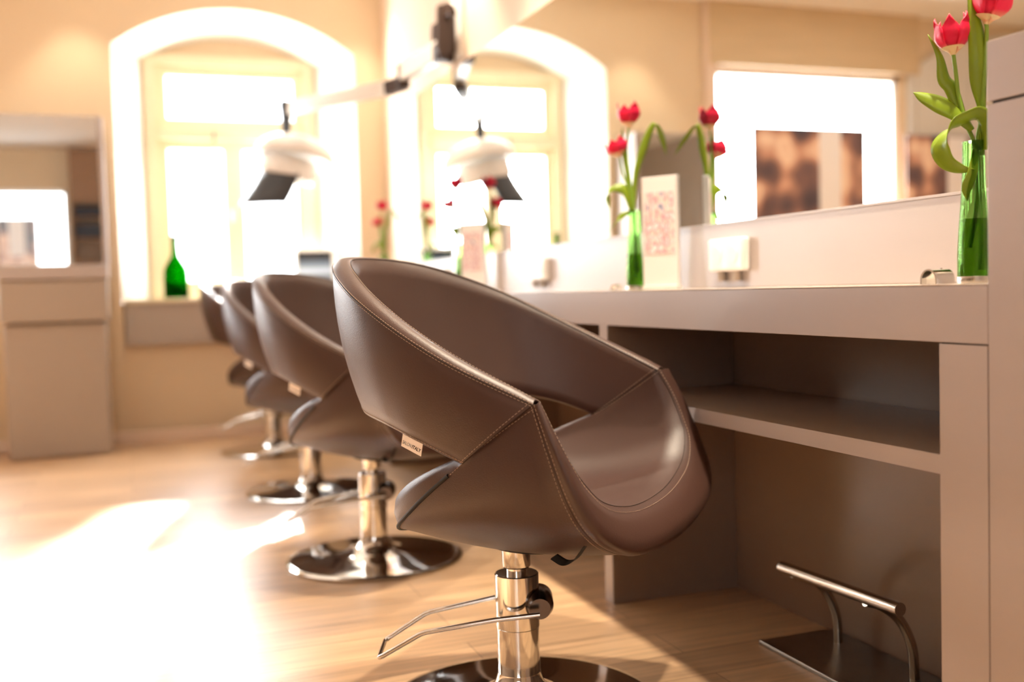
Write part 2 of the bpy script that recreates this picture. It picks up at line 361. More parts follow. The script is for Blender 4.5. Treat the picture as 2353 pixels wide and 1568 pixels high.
# grained panel above the display window and curved white soffit beside it
bm = nb(); box(bm, -2.75, -.83, YF - .06, YF - .002, DZ1, ZC); struct('trim_5', bm, M['panel'])
bm = nb()
pts = [(-4.1, 2.88), (-3.6, 2.86), (-3.3, 2.80), (-3.0, 2.72), (-2.78, 2.60), (-2.66, 2.50), (-2.66, .0), (-4.1, .0)]
va = [bm.verts.new((x, YF - .05, z)) for x, z in pts]; vb = [bm.verts.new((x, YF - .004, z)) for x, z in pts]
bm.faces.new(va); bm.faces.new(vb[::-1])
for i in range(len(pts)):
    j = (i + 1) % len(pts); bm.faces.new((va[i], vb[i], vb[j], va[j]))
struct('trim_6', bm, M['white'])
bm = nb(); box(bm, -.89, -.80, YF - .05, YF - .002, 0, ZC); struct('trim_7', bm, M['wall_pink'])

# ------------------------------------------------------------------ counter, uprights, shelves
XD, XM = 1.236, 1.635
YE = 1.243; YEND = 6.55; ZT = .869
t = thing('worktop', 'long pale greige laminate worktop with a deep front edge running to the window', 'worktop')
bm = nb(); box(bm, XD, XM, YE + .001, YEND, ZT - .002, ZT); obj('top_surface', bm, M['laminate_top'], t)
bm = nb(); box(bm, XD, XD + .04, YE + .001, YEND, .776, ZT - .0025); box(bm, XD + .04, XM, YE + .001, YEND, .800, ZT - .0025); obj('apron', bm, M['laminate'], t, bevel=.001)
bm = nb(); box(bm, XD + .003, XD + .03, YE + .001, YE + .1, .7735, .7755); obj('shadow_gap', bm, M['gap'], t)
t = thing('splashback', 'greige laminate upstand between worktop and mirror', 'splashback')
bxo('panel', (XM - .018, XM, YE, YEND, ZT + .0005, 1.05), M['laminate'], t)
bxo('cap', (XM - .020, XM + .004, YE, YEND, 1.050, 1.056), M['laminate'], t, bevel=.0005)
ys = [2.615, 3.92, 5.225]
lab = {0: 'upright greige panel under the worktop behind the nearest chair', 1: 'upright greige panel seen through the gap beneath the nearest chair back', 2: 'upright greige panel under the worktop behind the third chair'}
def upright(a, b_, z, *lb):
    t = thing('upright_panel', lb[0], lb[1], (0, 0, 0), 0, lb[2])
    bxo('panel_body', (XD + .0015, XM, a, b_, 0, z), M['laminate_in_shade'], t); bxo('lit_front_edge', (XD, XD + .0014, a, b_, 0, z), M['laminate'], t, bevel=.0003)  # body carries shade in its colour, thin front strip keeps the lit tone
upright(YE + .002, YE + .103, .7735, 'wide greige upright carrying the right end of the worktop', 'panel', 'uprights under the worktop')
for i, y in enumerate(ys):
    upright(y - .025, y + .025, .7755, lab[i], 'panel', 'uprights under the worktop')
upright(YEND - .05, YEND, .7755, 'upright greige panel at the window end of the worktop', 'panel', 'uprights under the worktop')
be = [YE + .103] + [v for y in ys for v in (y - .025, y + .025)] + [YEND - .05]
names = ['nearest bay, right of the front chair', 'second bay, behind the front chair', 'third bay, behind the second chair', 'last bay, beside the window']
for i in range(4):
    a, b_ = be[2 * i], be[2 * i + 1]
    t = thing('open_shelf', 'greige open shelf under the worktop in the ' + names[i], 'shelf', (0, 0, 0), 0, 'shelves under the worktop')
    bxo('shelf_board', (XD + .0025, XM - .001, a + .0005, b_ - .0005, .560, .592), M['laminate_in_shade'], t); bxo('lit_front_edge', (XD + .001, XD + .0024, a + .0005, b_ - .0005, .560, .592), M['laminate'], t, bevel=.0003)  # board in the shade-darkened laminate, front strip in the lit tone
    o = bxo('back_panel', (XM, XR - .001, a, b_, 0.0, .7995), M['laminate_in_shade'], None, bevel=0)
    tag(o, 'greige back panel of the ' + names[i], 'panel', 'back panels under the worktop')
# tall cabinet close to the camera on the right
t = thing('tall_cabinet', 'tall greige cabinet at the right edge, higher than the worktop', 'cabinet')
bxo('body', (XD, XR - .001, .25, YE, 0, 1.1395), M['laminate'], t, bevel=.001)
bxo('lid', (XD - .0, XR - .001, .25, YE + .0, 1.144, 1.234), M['laminate'], t, bevel=.001)
bxo('shadow_gap', (XD + .006, XR - .002, .255, YE - .005, 1.1395, 1.144), M['gap'], t, bevel=0)
# mirrors
for a, b_, l in ((YE + .002, 4.011, 'large frameless wall mirror above the near half of the worktop'), (4.014, 6.05, 'frameless wall mirror above the far half of the worktop')):
    t = thing('wall_mirror', l, 'mirror', group='wall mirrors over the worktop')
    bm = nb(); bm.faces.new([bm.verts.new(p) for p in ((XM, a, 1.057), (XM, b_, 1.057), (XM, b_, 2.02), (XM, a, 2.02))]); obj('mirror_glass', bm, M['mirror'], t)
    bm = nb(); box(bm, XM + .0005, XR - .001, a, b_, 1.057, 2.02); obj('backing', bm, M['edge'], t)

# ------------------------------------------------------------------ footrest
t = thing('footrest', 'brushed steel floor footrest with a round bar on two curved legs', 'footrest')
bxo('base_plate', (1.415, 1.628, 1.66, 2.15, 0, .010), M['plate'], t, bevel=.0015)
bm = nb(); tube(bm, [(1.452, 2.105, .197), (1.452, 1.695, .208)], .0145, 24); obj('foot_bar', bm, M['steel'], t, smooth=True, bevel=.001)
for y in (2.06, 1.80):
    z1 = .19 if y > 2 else .193
    P = cr([(1.458, y + .01, z1), (1.50, y + .008, .178), (1.545, y + .004, .14), (1.572, y, .08), (1.578, y, .010)], 6)
    bm = nb(); tube(bm, P, .011, 16); obj('leg', bm, M['steel'], t, smooth=True)

# ------------------------------------------------------------------ salon chair
def mirw(L): return L + [(u, -w, z) for u, w, z in reversed(L[:-1])]
band = dict(
 OT=[(.22,-.378,.683),(.07,-.385,.748),(-.055,-.362,.808),(-.17,-.315,.866),(-.26,-.245,.908),(-.325,-.17,.936),(-.368,-.09,.948),(-.383,0,.951)],
 IT=[(.215,-.340,.685),(.075,-.343,.753),(-.045,-.322,.815),(-.15,-.28,.874),(-.232,-.217,.917),(-.292,-.15,.943),(-.330,-.08,.955),(-.343,0,.958)],
 OB=[(.078,-.372,.575),(-.03,-.35,.61),(-.13,-.30,.632),(-.215,-.23,.639),(-.275,-.15,.645),(-.310,-.08,.650),(-.322,0,.653)],
 IB=[(.065,-.330,.580),(-.02,-.312,.612),(-.11,-.265,.634),(-.185,-.20,.642),(-.238,-.13,.648),(-.270,-.07,.653),(-.280,0,.656)])
band['OB'].insert(2, (-.085,-.327,.624)); band['IB'].insert(2, (-.07,-.29,.626))
seat = dict(
 IT=[(.215,-.340,.685),(.245,-.343,.63),(.268,-.333,.58),(.285,-.313,.54),(.297,-.25,.495),(.303,-.13,.465),(.305,0,.457)],
 RT=[(.232,-.372,.686),(.268,-.383,.61),(.302,-.378,.53),(.334,-.348,.462),(.356,-.26,.418),(.364,-.135,.402),(.366,0,.397)],
 OT=[(.22,-.378,.683),(.250,-.382,.60),(.275,-.372,.52),(.297,-.342,.460),(.305,-.256,.410),(.308,-.135,.375),(.308,0,.362)],
 OM=[(.145,-.378,.63),(.135,-.384,.555),(.11,-.372,.495),(.08,-.33,.446),(.06,-.24,.395),(.05,-.12,.357),(.05,0,.350)],
 OB=[(.078,-.372,.575),(-.005,-.345,.515),(-.075,-.31,.462),(-.125,-.265,.425),(-.155,-.19,.402),(-.168,-.10,.387),(-.172,0,.382)],
 RB=[(.060,-.352,.583),(-.02,-.337,.546),(-.090,-.300,.508),(-.140,-.25,.470),(-.170,-.18,.440),(-.181,-.095,.42),(-.185,0,.415)],
 IB=[(.065,-.330,.580),(-.01,-.305,.545),(-.08,-.265,.510),(-.12,-.215,.480),(-.142,-.155,.465),(-.152,-.08,.460),(-.156,0,.458)],
 IM=[(.14,-.340,.632),(.13,-.325,.575),(.11,-.295,.52),(.09,-.255,.475),(.07,-.19,.445),(.06,-.10,.432),(.06,0,.428)])
def quad(a, m, b, n):
    """curve through a, m, b, n steps, both ends included"""
    return [a * (2 * (t - .5) * (t - 1)) + m * (4 * t * (1 - t)) + b * (2 * t * (t - .5)) for t in [i / n for i in range(n + 1)]]
def ribbon(D, is_seat, NS=5):
    S = {k: cr(mirw(v), NS) for k, v in D.items()}; N = len(S['OT']); cent = Vector((.0, 0, .0))
    bm = nb(); rings = []
    for i in range(N):
        IT, OT, OB, IB = S['IT'][i], S['OT'][i], S['OB'][i], S['IB'][i]
        if is_seat: OM, IM, RT, RB = S['OM'][i], S['IM'][i], S['RT'][i], S['RB'][i]
        else:
            out = (OT - IT); out.z = 0; out.normalize()
            OM = (OT + OB) / 2 + out * .014; IM = (IT + IB) / 2 + out * .004
            RT = (OT + IT) / 2 + Vector((0, 0, .008)) + out * .004; RB = (OB + IB) / 2 - Vector((0, 0, .008))
            if i in (0, N - 1): RT -= Vector((0, 0, .002))
        ring = quad(IT, IM, IB, 8)[:-1] + quad(IB, RB, OB, 4)[:-1] + quad(OB, OM, OT, 8)[:-1] + quad(OT, RT, IT, 6)[:-1]
        rings.append(ring)
    V = [[bm.verts.new(p) for p in r] for r in rings]; n = len(V[0])
    for a, b in zip(V, V[1:]):
        for k in range(n):
            j = (k + 1) % n; bm.faces.new((a[k], a[j], b[j], b[k]))
    bm.faces.new(V[0][::-1]); bm.faces.new(V[-1])
    return bm, S, rings
def dashes(bm, P, step=.0075, ln=.0048, r=.00055, off=None):
    P = [Vector(p) for p in P]; acc = 0; nxt = 0
    for a, b in zip(P, P[1:]):
        L = (b - a).length; d = (b - a).normalized() if L > 0 else Vector((1, 0, 0))
        while nxt < acc + L:
            p = a + d * (nxt - acc); q = p + d * ln; s = d.orthogonal().normalized() * r; s2 = d.cross(s)
            vs = [bm.verts.new(x) for x in (p + s, p + s2, p - s, p - s2, q + s, q + s2, q - s, q - s2)]
            for f in ((0, 1, 5, 4), (1, 2, 6, 5), (2, 3, 7, 6), (3, 0, 4, 7), (3, 2, 1, 0), (4, 5, 6, 7)): bm.faces.new([vs[k] for k in f])
            nxt += step
        acc += L
def make_chair():
    root = thing('salon_chair', 'x', 'chair', (0, 0, 0), 0, 'brown salon chairs along the worktop')
    body = bpy.data.objects.new('seat_shell', None)
    bmb, SB, RB_ = ribbon(band, False); bms, SS, RS = ribbon(seat, True)
    back = obj('backrest', bmb, M['leather'], root, smooth=True, angle=70)
    st = obj('seat', bms, M['leather'], root, smooth=True, angle=70)
    # piping cord along the outer and inner rim edges
    def offs(R, idx, e):                         # ring vertex curve pushed slightly outwards
        out = []
        for r in R:
            p = r[idx]; c = sum(r, Vector()) / len(r); out.append(p + (p - c).normalized() * e)
        return out
    n_ = 8 + 4 + 8 + 6; iOT = 20; iIT = 0; iOB = 12; iIB = 8
    for R, par in ((RB_, back), (RS, st)):
        for idx in (iOT, iIT): X_ = nb(); tube(X_, offs(R, idx, .0001), .0008, 6); obj('seam', X_, M['thread_dark'], par, smooth=True)
        bm = nb()
        def between(i1, i2, f, e):
            out = []
            for r in R:
                p = r[i1] * (1 - f) + r[i2] * f; c = sum(r, Vector()) / len(r); out.append(p + (p - c).normalized() * e)
            return out
        dashes(bm, between(iOT, iOT - 1, .16, .0009)); dashes(bm, between(iOT, iOT + 1, .3, .0012)); dashes(bm, between(iIT, n_ - 1, .35, .0012))
        if par is back: dashes(bm, between(iOB, iOB + 1, .2, .001))
        if par is st: dashes(bm, between(iOB, iOB + 1, .15, .001))
        # double rows beside the fold seam
        for k in (1, -2):
            rr = R[k] if k > 0 else R[-2]
            e0 = R[0] if k > 0 else R[-1]
            f = .006 / max(1e-4, (rr[16] - e0[16]).length)
            row = [e0[q] * (1 - f) + rr[q] * f for q in range(12, 21)]
            c = sum(e0, Vector()) / len(e0); row = [p + Vector((0, math.copysign(.0012, p.y), 0)) for p in row]; dashes(bm, row)
            row = [e0[q] * (1 - f) + rr[q] * f for q in range(0, 9)]; row = [p - Vector((0, math.copysign(.0010, p.y), 0)) for p in row]; dashes(bm, row)
        obj('stitching', bm, M['thread'], par)['kind'] = 'stuff'
    # fold seam groove
    for s in (0, -1):
        for rng, e, r in ((slice(12, 21), .0002, .0009), (slice(0, 9), -.0002, .0008)):
            bm = nb(); tube(bm, [p + Vector((0, math.copysign(e, p.y), 0)) for p in RB_[s][rng]], r, 6); obj('fold_seam', bm, M['thread_dark'], st, smooth=True)
    # black piping along the tail of the seat
    bm = nb(); tube(bm, [r[12] + (r[12] - sum(r, Vector()) / len(r)).normalized() * .001 for r in RS[2:-2]], .0038, 8); obj('piping', bm, M['lining'], st, smooth=True)
    # under pan
    bm = nb(); lathe(bm, [(0, .345), (.10, .346), (.11, .349), (.11, .362), (0, .362)], 32, (.06, 0)); obj('under_pan', bm, M['lining'], root, smooth=True)
    # strap loop under the near side
    bm = nb(); P = cr([(.288, -.293, .442), (.268, -.285, .416), (.245, -.265, .392), (.215, -.240, .378), (.185, -.220, .382)], 5)
    for a, b in zip(P, P[1:]):
        d = Vector((.5, .0, .35)).normalized() * .008; o2 = Vector((0, -.0035, -.002))
        vs = [bm.verts.new(x) for x in (a - d, a + d, b + d, b - d, a - d + o2, a + d + o2, b + d + o2, b - d + o2)]
        for f in ((0, 1, 2, 3), (7, 6, 5, 4), (0, 4, 5, 1), (3, 2, 6, 7), (1, 5, 6, 2), (0, 3, 7, 4)): bm.faces.new([vs[k] for k in f])
    obj('strap', bm, M['lining'], st)
    # woven label under the lower edge of the back band, near side
    i0 = 8; pA = RB_[i0 - 4][12]; pB = RB_[i0 + 1][12]
    d = (pB - pA); L = .062; d = d.normalized() * -1       # reading direction: towards the front of the chair
    mid = (pA + pB) / 2 + Vector((.005, -.001, -.002)); x = -d if d.x < 0 else d
    zv = Vector((0, 0, 1)); zv = (zv - x * zv.dot(x)).normalized(); nrm = x.cross(zv)
    if nrm.y > 0: nrm = -nrm
    Mx = Matrix((( x.x, zv.x, nrm.x, 0), (x.y, zv.y, nrm.y, 0), (x.z, zv.z, nrm.z, 0), (0, 0, 0, 1))); Mx.translation = mid
    bm = nb(); box(bm, -.029, .029, -.024, .004, -.0006, .0006)
    bmesh.ops.transform(bm, matrix=Mx, verts=bm.verts); lb = obj('brand_label', bm, M['label'], back, bevel=.0003)
    lb['label'] = 'white woven label reading SALONITALY'
    # lettering must read left to right seen from the near side
    for txt, x0, mm in (('SALON', -.027, 'label_ink'), ('ITALY', .0005, 'label_ink2')):
        bt = text_mesh(txt, .0098, .0002, .25, .00015 if mm == 'label_ink2' else 0)
        xs = [v.co.x for v in bt.verts]; w = max(xs) - min(xs)
        bmesh.ops.scale(bt, vec=(.0265 / w, 1, 1), verts=bt.verts)
        bmesh.ops.translate(bt, vec=(x0, -.0175, .0008), verts=bt.verts); bmesh.ops.transform(bt, matrix=Mx, verts=bt.verts)
        obj('lettering', bt, M[mm], lb)
    return root, x
chair, _x = make_chair()
def make_pump():
    """column, sleeve, pedal and base in a frame whose +x is the direction of the pedal"""
    ps = []
    bm = nb(); lathe(bm, [(0, .356), (.030, .356), (.030, .306), (.0285, .303), (.0205, .301), (.0205, .285), (0, .285)], 40); ps.append(('piston', bm, M['chrome']))
    bm = nb(); lathe(bm, [(0, .290), (.044, .290), (.046, .288), (.046, .178), (.0445, .176), (.0445, .012), (0, .012)], 56); ps.append(('column', bm, M['chrome']))
    bm = nb(); lathe(bm, [(0, .001), (.284, .001), (.290, .003), (.291, .008), (.287, .0115), (.270, .014), (.20, .019), (.14, .024), (.10, .030), (.075, .038), (.060, .048), (.050, .062), (.0455, .080), (.0452, .082), (0, .082)], 96); ps.append(('base', bm, M['chrome']))
    bm = nb()
    P = polybend([(-.045, .075, .222), (.048, .072, .213), (.195, .070, .190), (.285, .066, .139), (.287, -.066, .132), (.196, -.070, .188), (.02, -.071, .223), (-.018, -.071, .222), (-.045, -.072, .218)], .012)
    tube(bm, P, .0052, 12); ps.append(('pump_lever', bm, M['chrome']))
    bm = nb(); tube(bm, [(-.046, -.052, .219), (-.046, -.086, .219)], .015, 24); ps.append(('lever_hub', bm, M['chrome']))
    bm = nb(); tube(bm, [(-.046, -.050, .226), (-.046, -.030, .228), (-.046, .030, .228), (-.046, .052, .226)], [.022, .029, .029, .022], 28); tube(bm, [(-.02, -.045, .235), (-.02, -.058, .235)], .005, 10); ps.append(('pump_cam', bm, M['darksteel']))
    return ps
PUMP = make_pump()
for nme, bm, mm in PUMP:
    sm = nme not in ()
    if nme == 'base':
        pass
    obj(nme, bm, mm, chair, smooth=True, angle=35)
A0 = math.radians(-45.7)                                  # nearest chair faces this way (from +x)
PED = math.atan2(.342, -.94)
pump_names = {'piston', 'column', 'base', 'pump_lever', 'lever_hub', 'pump_cam'}
def place(root, x, y, head, ped, label, dz=0, i=0):
    root.location = (x, y, 0); root.rotation_euler = (0, 0, head); root['label'] = label
    for c in root.children:
        k = c.name.split('.')[0]
        if k in pump_names: c.rotation_euler = (0, 0, ped - head)
        if i == 0 and k in pump_names: c.location = Matrix.Rotation(-head, 3, 'Z') @ Vector((-.016, -.045, 0))
        if dz and (k not in pump_names): c.location.z = dz
CH = [(.760, 2.07, A0, PED, 'brown leatherette salon chair in sharp focus, nearest of the row', 0),
      (.745, 3.385, A0 + .0, PED + .05, 'brown salon chair second in the row, half hidden behind the nearest one', 0.0),
      (.755, 4.69, A0 - .02, PED, 'blurred brown salon chair third in the row, its white foot lever showing at the left', 0.0),
      (.765, 6.05, A0 + .25, PED, 'blurred brown salon chair farthest away, close to the arched window', 0)]
chairs = [chair] + [copy_tree(chair) for _ in CH[1:]]
for i, c in enumerate(CH):
    r = chairs[i]
    place(r, *c[:5], c[5], i)

# ------------------------------------------------------------------ tulips in glass vases
def leaf(bm, P, widths, side, fold=.25, n=6, thick=.0009):
    """P: spine points, widths: half widths, side: across direction"""
    S = cr(P, n); Wd = cr([(w, 0, 0) for w in widths], n); s0 = Vector(side).normalized(); prev = None; rows = []
    for i, p in enumerate(S):
        t = (S[min(i + 1, len(S) - 1)] - S[max(i - 1, 0)]).normalized(); s = (s0 - t * s0.dot(t)).normalized(); nn = t.cross(s); w = max(Wd[i].x, .0004)
        rows.append([p + s * (w * a) + nn * (w * fold * (abs(a) ** 1.5)) for a in (-1, -.6, -.2, .2, .6, 1)])
    top = [[bm.verts.new(q) for q in r] for r in rows]
    for a, b in zip(top, top[1:]):
        for k in range(5): bm.faces.new((a[k], a[k + 1], b[k + 1], b[k]))
def tulip_head(bm, base, axis, h, R, open_=.35, seed=1):
    rnd = random.Random(seed); ax = Vector(axis).normalized(); e1 = ax.orthogonal().normalized(); e2 = ax.cross(e1); base = Vector(base)
    for k in range(6):
        inner = k % 2; a0 = 2 * PI * k / 6 + rnd.uniform(-.12, .12); op = open_ * rnd.uniform(.6, 1.3); hh = h * rnd.uniform(.92, 1.1); rr = R * (.86 if inner else 1)
        rows = []; N = 10
        for i in range(N + 1):
            t = i / N
            rad = rr * math.sin(min(t * 1.7, 1) * PI / 2) * (1 - .16 * max(0, t - .55) / .45) + op * rr * max(0, t - .8) * 1.6 * (.3 if inner else 1)
            rad = max(rad, .0015); z = hh * t; wid = .70 * min(1, (t / .2 + .15) ** .6) * (1 if t < .62 else max(.04, 1 - ((t - .62) / .38) ** 1.7))
            if t == 1: wid = .03
            row = []
            for q in (-1, -.66, -.33, 0, .33, .66, 1):
                a = a0 + q * wid; r2 = rad * (1 - .06 * math.cos(q * PI)) + .0008 * k
                row.append(bm.verts.new(base + ax * (z - .10 * hh * q * q * t) + (e1 * math.cos(a) + e2 * math.sin(a)) * r2))
            rows.append(row)
        for a, b in zip(rows, rows[1:]):
            for j in range(6): bm.faces.new((a[j], a[j + 1], b[j + 1], b[j]))
def sol(o, t=.0009):
    s = o.modifiers.new('solid', 'SOLIDIFY'); s.thickness = t; return o
VASEP = [(0, .006), (.0265, .006), (.0275, .012), (.0272, .05), (.0252, .09), (.0222, .13), (.0197, .17), (.0184, .21), (.0180, .246)]
def vase(name, label, loc, group, neck=.246):
    v = thing(name, label, 'vase', loc, 0, group)
    prof = [(r, z) for r, z in VASEP]; inner_ = [(max(r - .0022, 0), z if z > .007 else .011) for r, z in reversed(prof)]
    bm = nb(); lathe(bm, prof + inner_, 48); obj('glass_body', bm, M['vase'], v, smooth=True)
    bm = nb(); lathe(bm, [(0, .0005), (.0282, .0005), (.0287, .003), (.0287, .0115), (.0280, .0125), (0, .0125)], 48); obj('vase_foot', bm, M['steel'], v, smooth=True)
    bm = nb(); w = [(0, .0118)] + [(r - .0026, z) for r, z in prof if .011 < z < .11] + [(.0212, .112), (0, .112)]
    lathe(bm, w, 40); obj('water', bm, M['water'], v, smooth=True)
    return v
def bouquet(frame_r, V, base_z, heads, stems, leaves, label, group, seedoff=0):
    """flowers standing in a vase at V; shapes given as (across, height[, depth]) in metres"""
    r = Vector(frame_r); n = Vector((-r.y, r.x, 0)); V = Vector(V)
    W_ = lambda q: V + r * q[0] + Vector((0, 0, q[1] - base_z)) + n * (q[2] if len(q) > 2 else 0)
    for i, (hb, ax, h, R, op) in enumerate(heads):
        t = thing('tulip', label[i], 'tulip', tuple(V), 0, group)
        loc = V.copy(); rel = lambda p: p - loc
        bm = nb(); axis = r * ax[0] + Vector((0, 0, ax[1])) + n * (ax[2] if len(ax) > 2 else 0)
        tulip_head(bm, rel(W_(hb)), axis, h, R, op, seed=i + 3 + seedoff); sol(obj('flower_head', bm, M['petal'], t, smooth=True, angle=180), .0008)
        bm = nb(); b0 = rel(W_(hb)); a = axis.normalized(); tube(bm, [b0 - a * .002, b0 + a * .004, b0 + a * .012], [.004, .0075, R * .72], 14); obj('flower_base', bm, M['petalbase'], t, smooth=True)
        bm = nb(); P = cr([rel(W_(q)) for q in stems[i]], 5); tube(bm, P, .0036, 10); obj('stem', bm, M['stem'], t, smooth=True)
        for (P, wd, side, fold) in leaves.get(i, []):
            bm = nb(); sd = r * side[0] + Vector((0, 0, side[1])) + n * side[2]
            leaf(bm, [rel(W_(q)) for q in P], wd, sd, fold); sol(obj('leaf', bm, M['leaf'], t, smooth=True, angle=180))
V1 = (1.391, 1.430, ZT)
vase('flower_vase', 'slim green glass vase beside the tall cabinet, sharp and half filled with water', V1, 'green glass flower vases')
R1 = (.72198821, -.69190536, 0)
H1 = [((-.031, 1.268), (-.06, 1), .066, .0265, .45), ((.021, 1.314), (.25, 1), .072, .029, .3)]
S1 = [[(-.031, 1.268), (-.027, 1.234), (-.022, 1.188), (-.011, 1.146), (.003, 1.104), (.006, 1.044), (.002, .983), (-.006, .931)],
      [(.021, 1.314), (.022, 1.295), (.016, 1.207), (.014, 1.159), (.006, 1.11, .004), (.010, 1.02, .006), (.012, .952, .006), (.008, .892, .004)]]
L1 = {0: [([(-.010, 1.142, -.003), (-.024, 1.181), (-.035, 1.212), (-.046, 1.228), (-.053, 1.267), (-.072, 1.307)], [.004, .010, .012, .011, .006, .0005], (.9, .35, .3), .3),
          ([(-.001, 1.134, -.004), (-.025, 1.165, -.008), (-.053, 1.184, -.012), (-.081, 1.198, -.015), (-.096, 1.206, -.016)], [.006, .015, .017, .010, .0005], (.3, .8, .4), .3),
          ([(.002, 1.10, -.010), (-.002, 1.062, -.018), (-.012, 1.035, -.018), (-.010, 1.012, -.016)], [.003, .008, .009, .0005], (.8, .2, .3), .4)],
      1: [([(.015, 1.10, 0), (.015, 1.161, 0), (.010, 1.215, -.004), (.010, 1.265, -.006), (.004, 1.320, -.004), (-.008, 1.373, 0)], [.006, .006, .014, .016, .011, .0005], (.95, .05, .3), .35),
          ([(.016, 1.098, -.006), (.018, 1.13, -.008), (.012, 1.157, -.012), (-.012, 1.150, -.018), (-.036, 1.135, -.022), (-.050, 1.108, -.022), (-.042, 1.082, -.020), (-.020, 1.068, -.018), (.002, 1.064, -.018)], [.006, .009, .014, .018, .019, .019, .015, .009, .0005], (.6, .6, -.5), .3),
          ([(.014, 1.09, .01), (.020, 1.13, .012), (.030, 1.158, .012), (.045, 1.168, .01)], [.008, .012, .012, .001], (.3, .8, .5), .2)]}
bouquet(R1, V1, ZT, H1, S1, L1, ['pink red tulip with curled leaves, left of the two in the near vase', 'tallest pink red tulip, cut by the top of the picture, in the near vase'], 'tulips in the near vase')
V2 = (1.5, 2.93, ZT); R2 = (.89013354, -.45569977, 0)
dz_ = .0
vase('flower_vase', 'slim green glass vase beside the white leaflet stand', V2, 'green glass flower vases')
H2 = [((-.010, 1.375), (-.02, 1), .072, .034, .25), ((-.040, 1.285), (-.35, 1), .055, .033, .4)]
S2 = [[(-.010, 1.375), (-.018, 1.297), (-.007, 1.189), (.001, 1.110), (.002, 1.013), (0, .91)], [(-.040, 1.285), (-.031, 1.231), (-.010, 1.170), (.0, 1.10), (.004, .98), (.006, .92)]]
L2 = {0: [([(-.002, 1.110), (.010, 1.229), (.036, 1.308, -.004), (.060, 1.366, -.006), (.074, 1.379, .0), (.092, 1.340, .03), (.105, 1.29, .06)], [.007, .009, .014, .010, .006, .010, .0005], (.8, -.3, .4), .3),
          ([(-.006, 1.110), (-.016, 1.23), (-.029, 1.315), (-.030, 1.378)], [.005, .008, .007, .0005], (.9, .1, .3), .3)],
      1: [([(-.006, 1.110), (-.018, 1.170, -.004), (-.041, 1.188, -.008), (-.072, 1.182, -.01), (-.082, 1.158, -.01), (-.076, 1.124, -.008)], [.006, .016, .016, .008, .010, .0005], (.3, .85, .3), .3),
          ([(-.008, 1.115), (-.043, 1.096, -.01), (-.082, 1.052, -.015)], [.006, .008, .0005], (.6, .7, .2), .3)]}
bouquet(R2, V2, ZT, H2, S2, L2, ['taller pink tulip in the vase beside the leaflet stand', 'shorter pink tulip leaning left in the vase beside the leaflet stand'], 'tulips in the second vase', 10)
for V, rot, l, lt in (((1.56, 4.93, ZT), .4, 'overexposed green vase on the worktop behind the nearest chair back', ('taller washed out tulip rising behind the nearest chair back', 'shorter washed out tulip rising behind the nearest chair back')),
                      ((1.50, 6.25, ZT), -.5, 'washed out flower vase at the window end of the worktop', ('taller washed out tulip at the window end of the worktop', 'shorter washed out tulip at the window end of the worktop'))):
    vase('flower_vase', l, V, 'green glass flower vases')
    rr = Vector(R2); rr.rotate(Matrix.Rotation(rot, 3, 'Z'))
    bouquet(tuple(rr), V, ZT, H2, S2, L2, list(lt), 'tulips in the far vases', 20)

# ------------------------------------------------------------------ small things on the counter
def tool_rest(label, loc, rz, s=1):
    t = thing('tool_rest', label, 'tool rest', loc, rz, 'curved metal tool rests')
    bm = nb(); n = 20; w, h, L, th = .0125 * s, .021 * s, .040 * s, .0022 * s
    pr = [(-w, .0005)] + [(w * math.cos(PI - PI * i / n), .006 * s + (h - .006 * s) * math.sin(PI * i / n)) for i in range(n + 1)] + [(w, .0005)]
    pi = [(-w + th, .0005)] + [((w - th) * math.cos(PI - PI * i / n), .006 * s + (h - th - .006 * s) * math.sin(PI * i / n)) for i in range(n + 1)] + [(w - th, .0005)]
    rows = [[bm.verts.new((x, y, z)) for x, z in P] for P in (pr, pi) for y in (-L / 2, L / 2)]
    for i in range(len(pr) - 1):
        for a, b in ((rows[0], rows[1]), (rows[3], rows[2]), (rows[1], rows[3]), (rows[2], rows[0])): bm.faces.new((a[i], a[i + 1], b[i + 1], b[i]))
    bm.faces.new([rows[0][0], rows[2][0], rows[3][0], rows[1][0]]); bm.faces.new([rows[0][-1], rows[1][-1], rows[3][-1], rows[2][-1]])
    obj('metal_arch', bm, M['chrome'], t, smooth=True)
    bm = nb(); tube(bm, [(0, L * .2, h - .001), (0, L * .2, h + .0015)], .002, 10); obj('rivet', bm, M['steel'], t, smooth=True)
tool_rest('bent chrome tool rest just left of the near vase', (1.285, 1.402, ZT), -1.35, 1.25)
tool_rest('small blurred chrome tool rest by the second vase', (1.36, 2.78, ZT), -.85, .9)
def leaflet(label, a, b, h, img):
    a = Vector((*a, ZT)); b = Vector((*b, ZT)); d = (b - a); L = d.length; ang = math.atan2(d.y, d.x)
    t = thing('leaflet_stand', label, 'leaflet stand', tuple(a), ang, 'leaflet stands')
    bxo('stand_body', (0, L, 0, .02, 0.0005, h), M['paper'], t, bevel=.002)
    bxo('printed_sheet', (L * .08, L * .92, -.0018, -.0004, h * .32, h * .86), img, t, bevel=0)
    bxo('base_lip', (-.002, L + .002, -.006, .024, 0.0005, .012), M['whiteplastic'], t)
leaflet('white leaflet stand with a pastel printed sheet beside the second vase', (1.512, 2.90), (1.578, 2.80), .345, M['leaflet'])
leaflet('washed out white leaflet stand beside the third vase', (1.50, 4.72), (1.58, 4.62), .33, M['leaflet'])
SOCK = ['white double power socket on the splashback right of the leaflet stand', 'washed out double power socket on the splashback behind the nearest chair back', 'farthest double power socket on the splashback, nearly lost in glare']
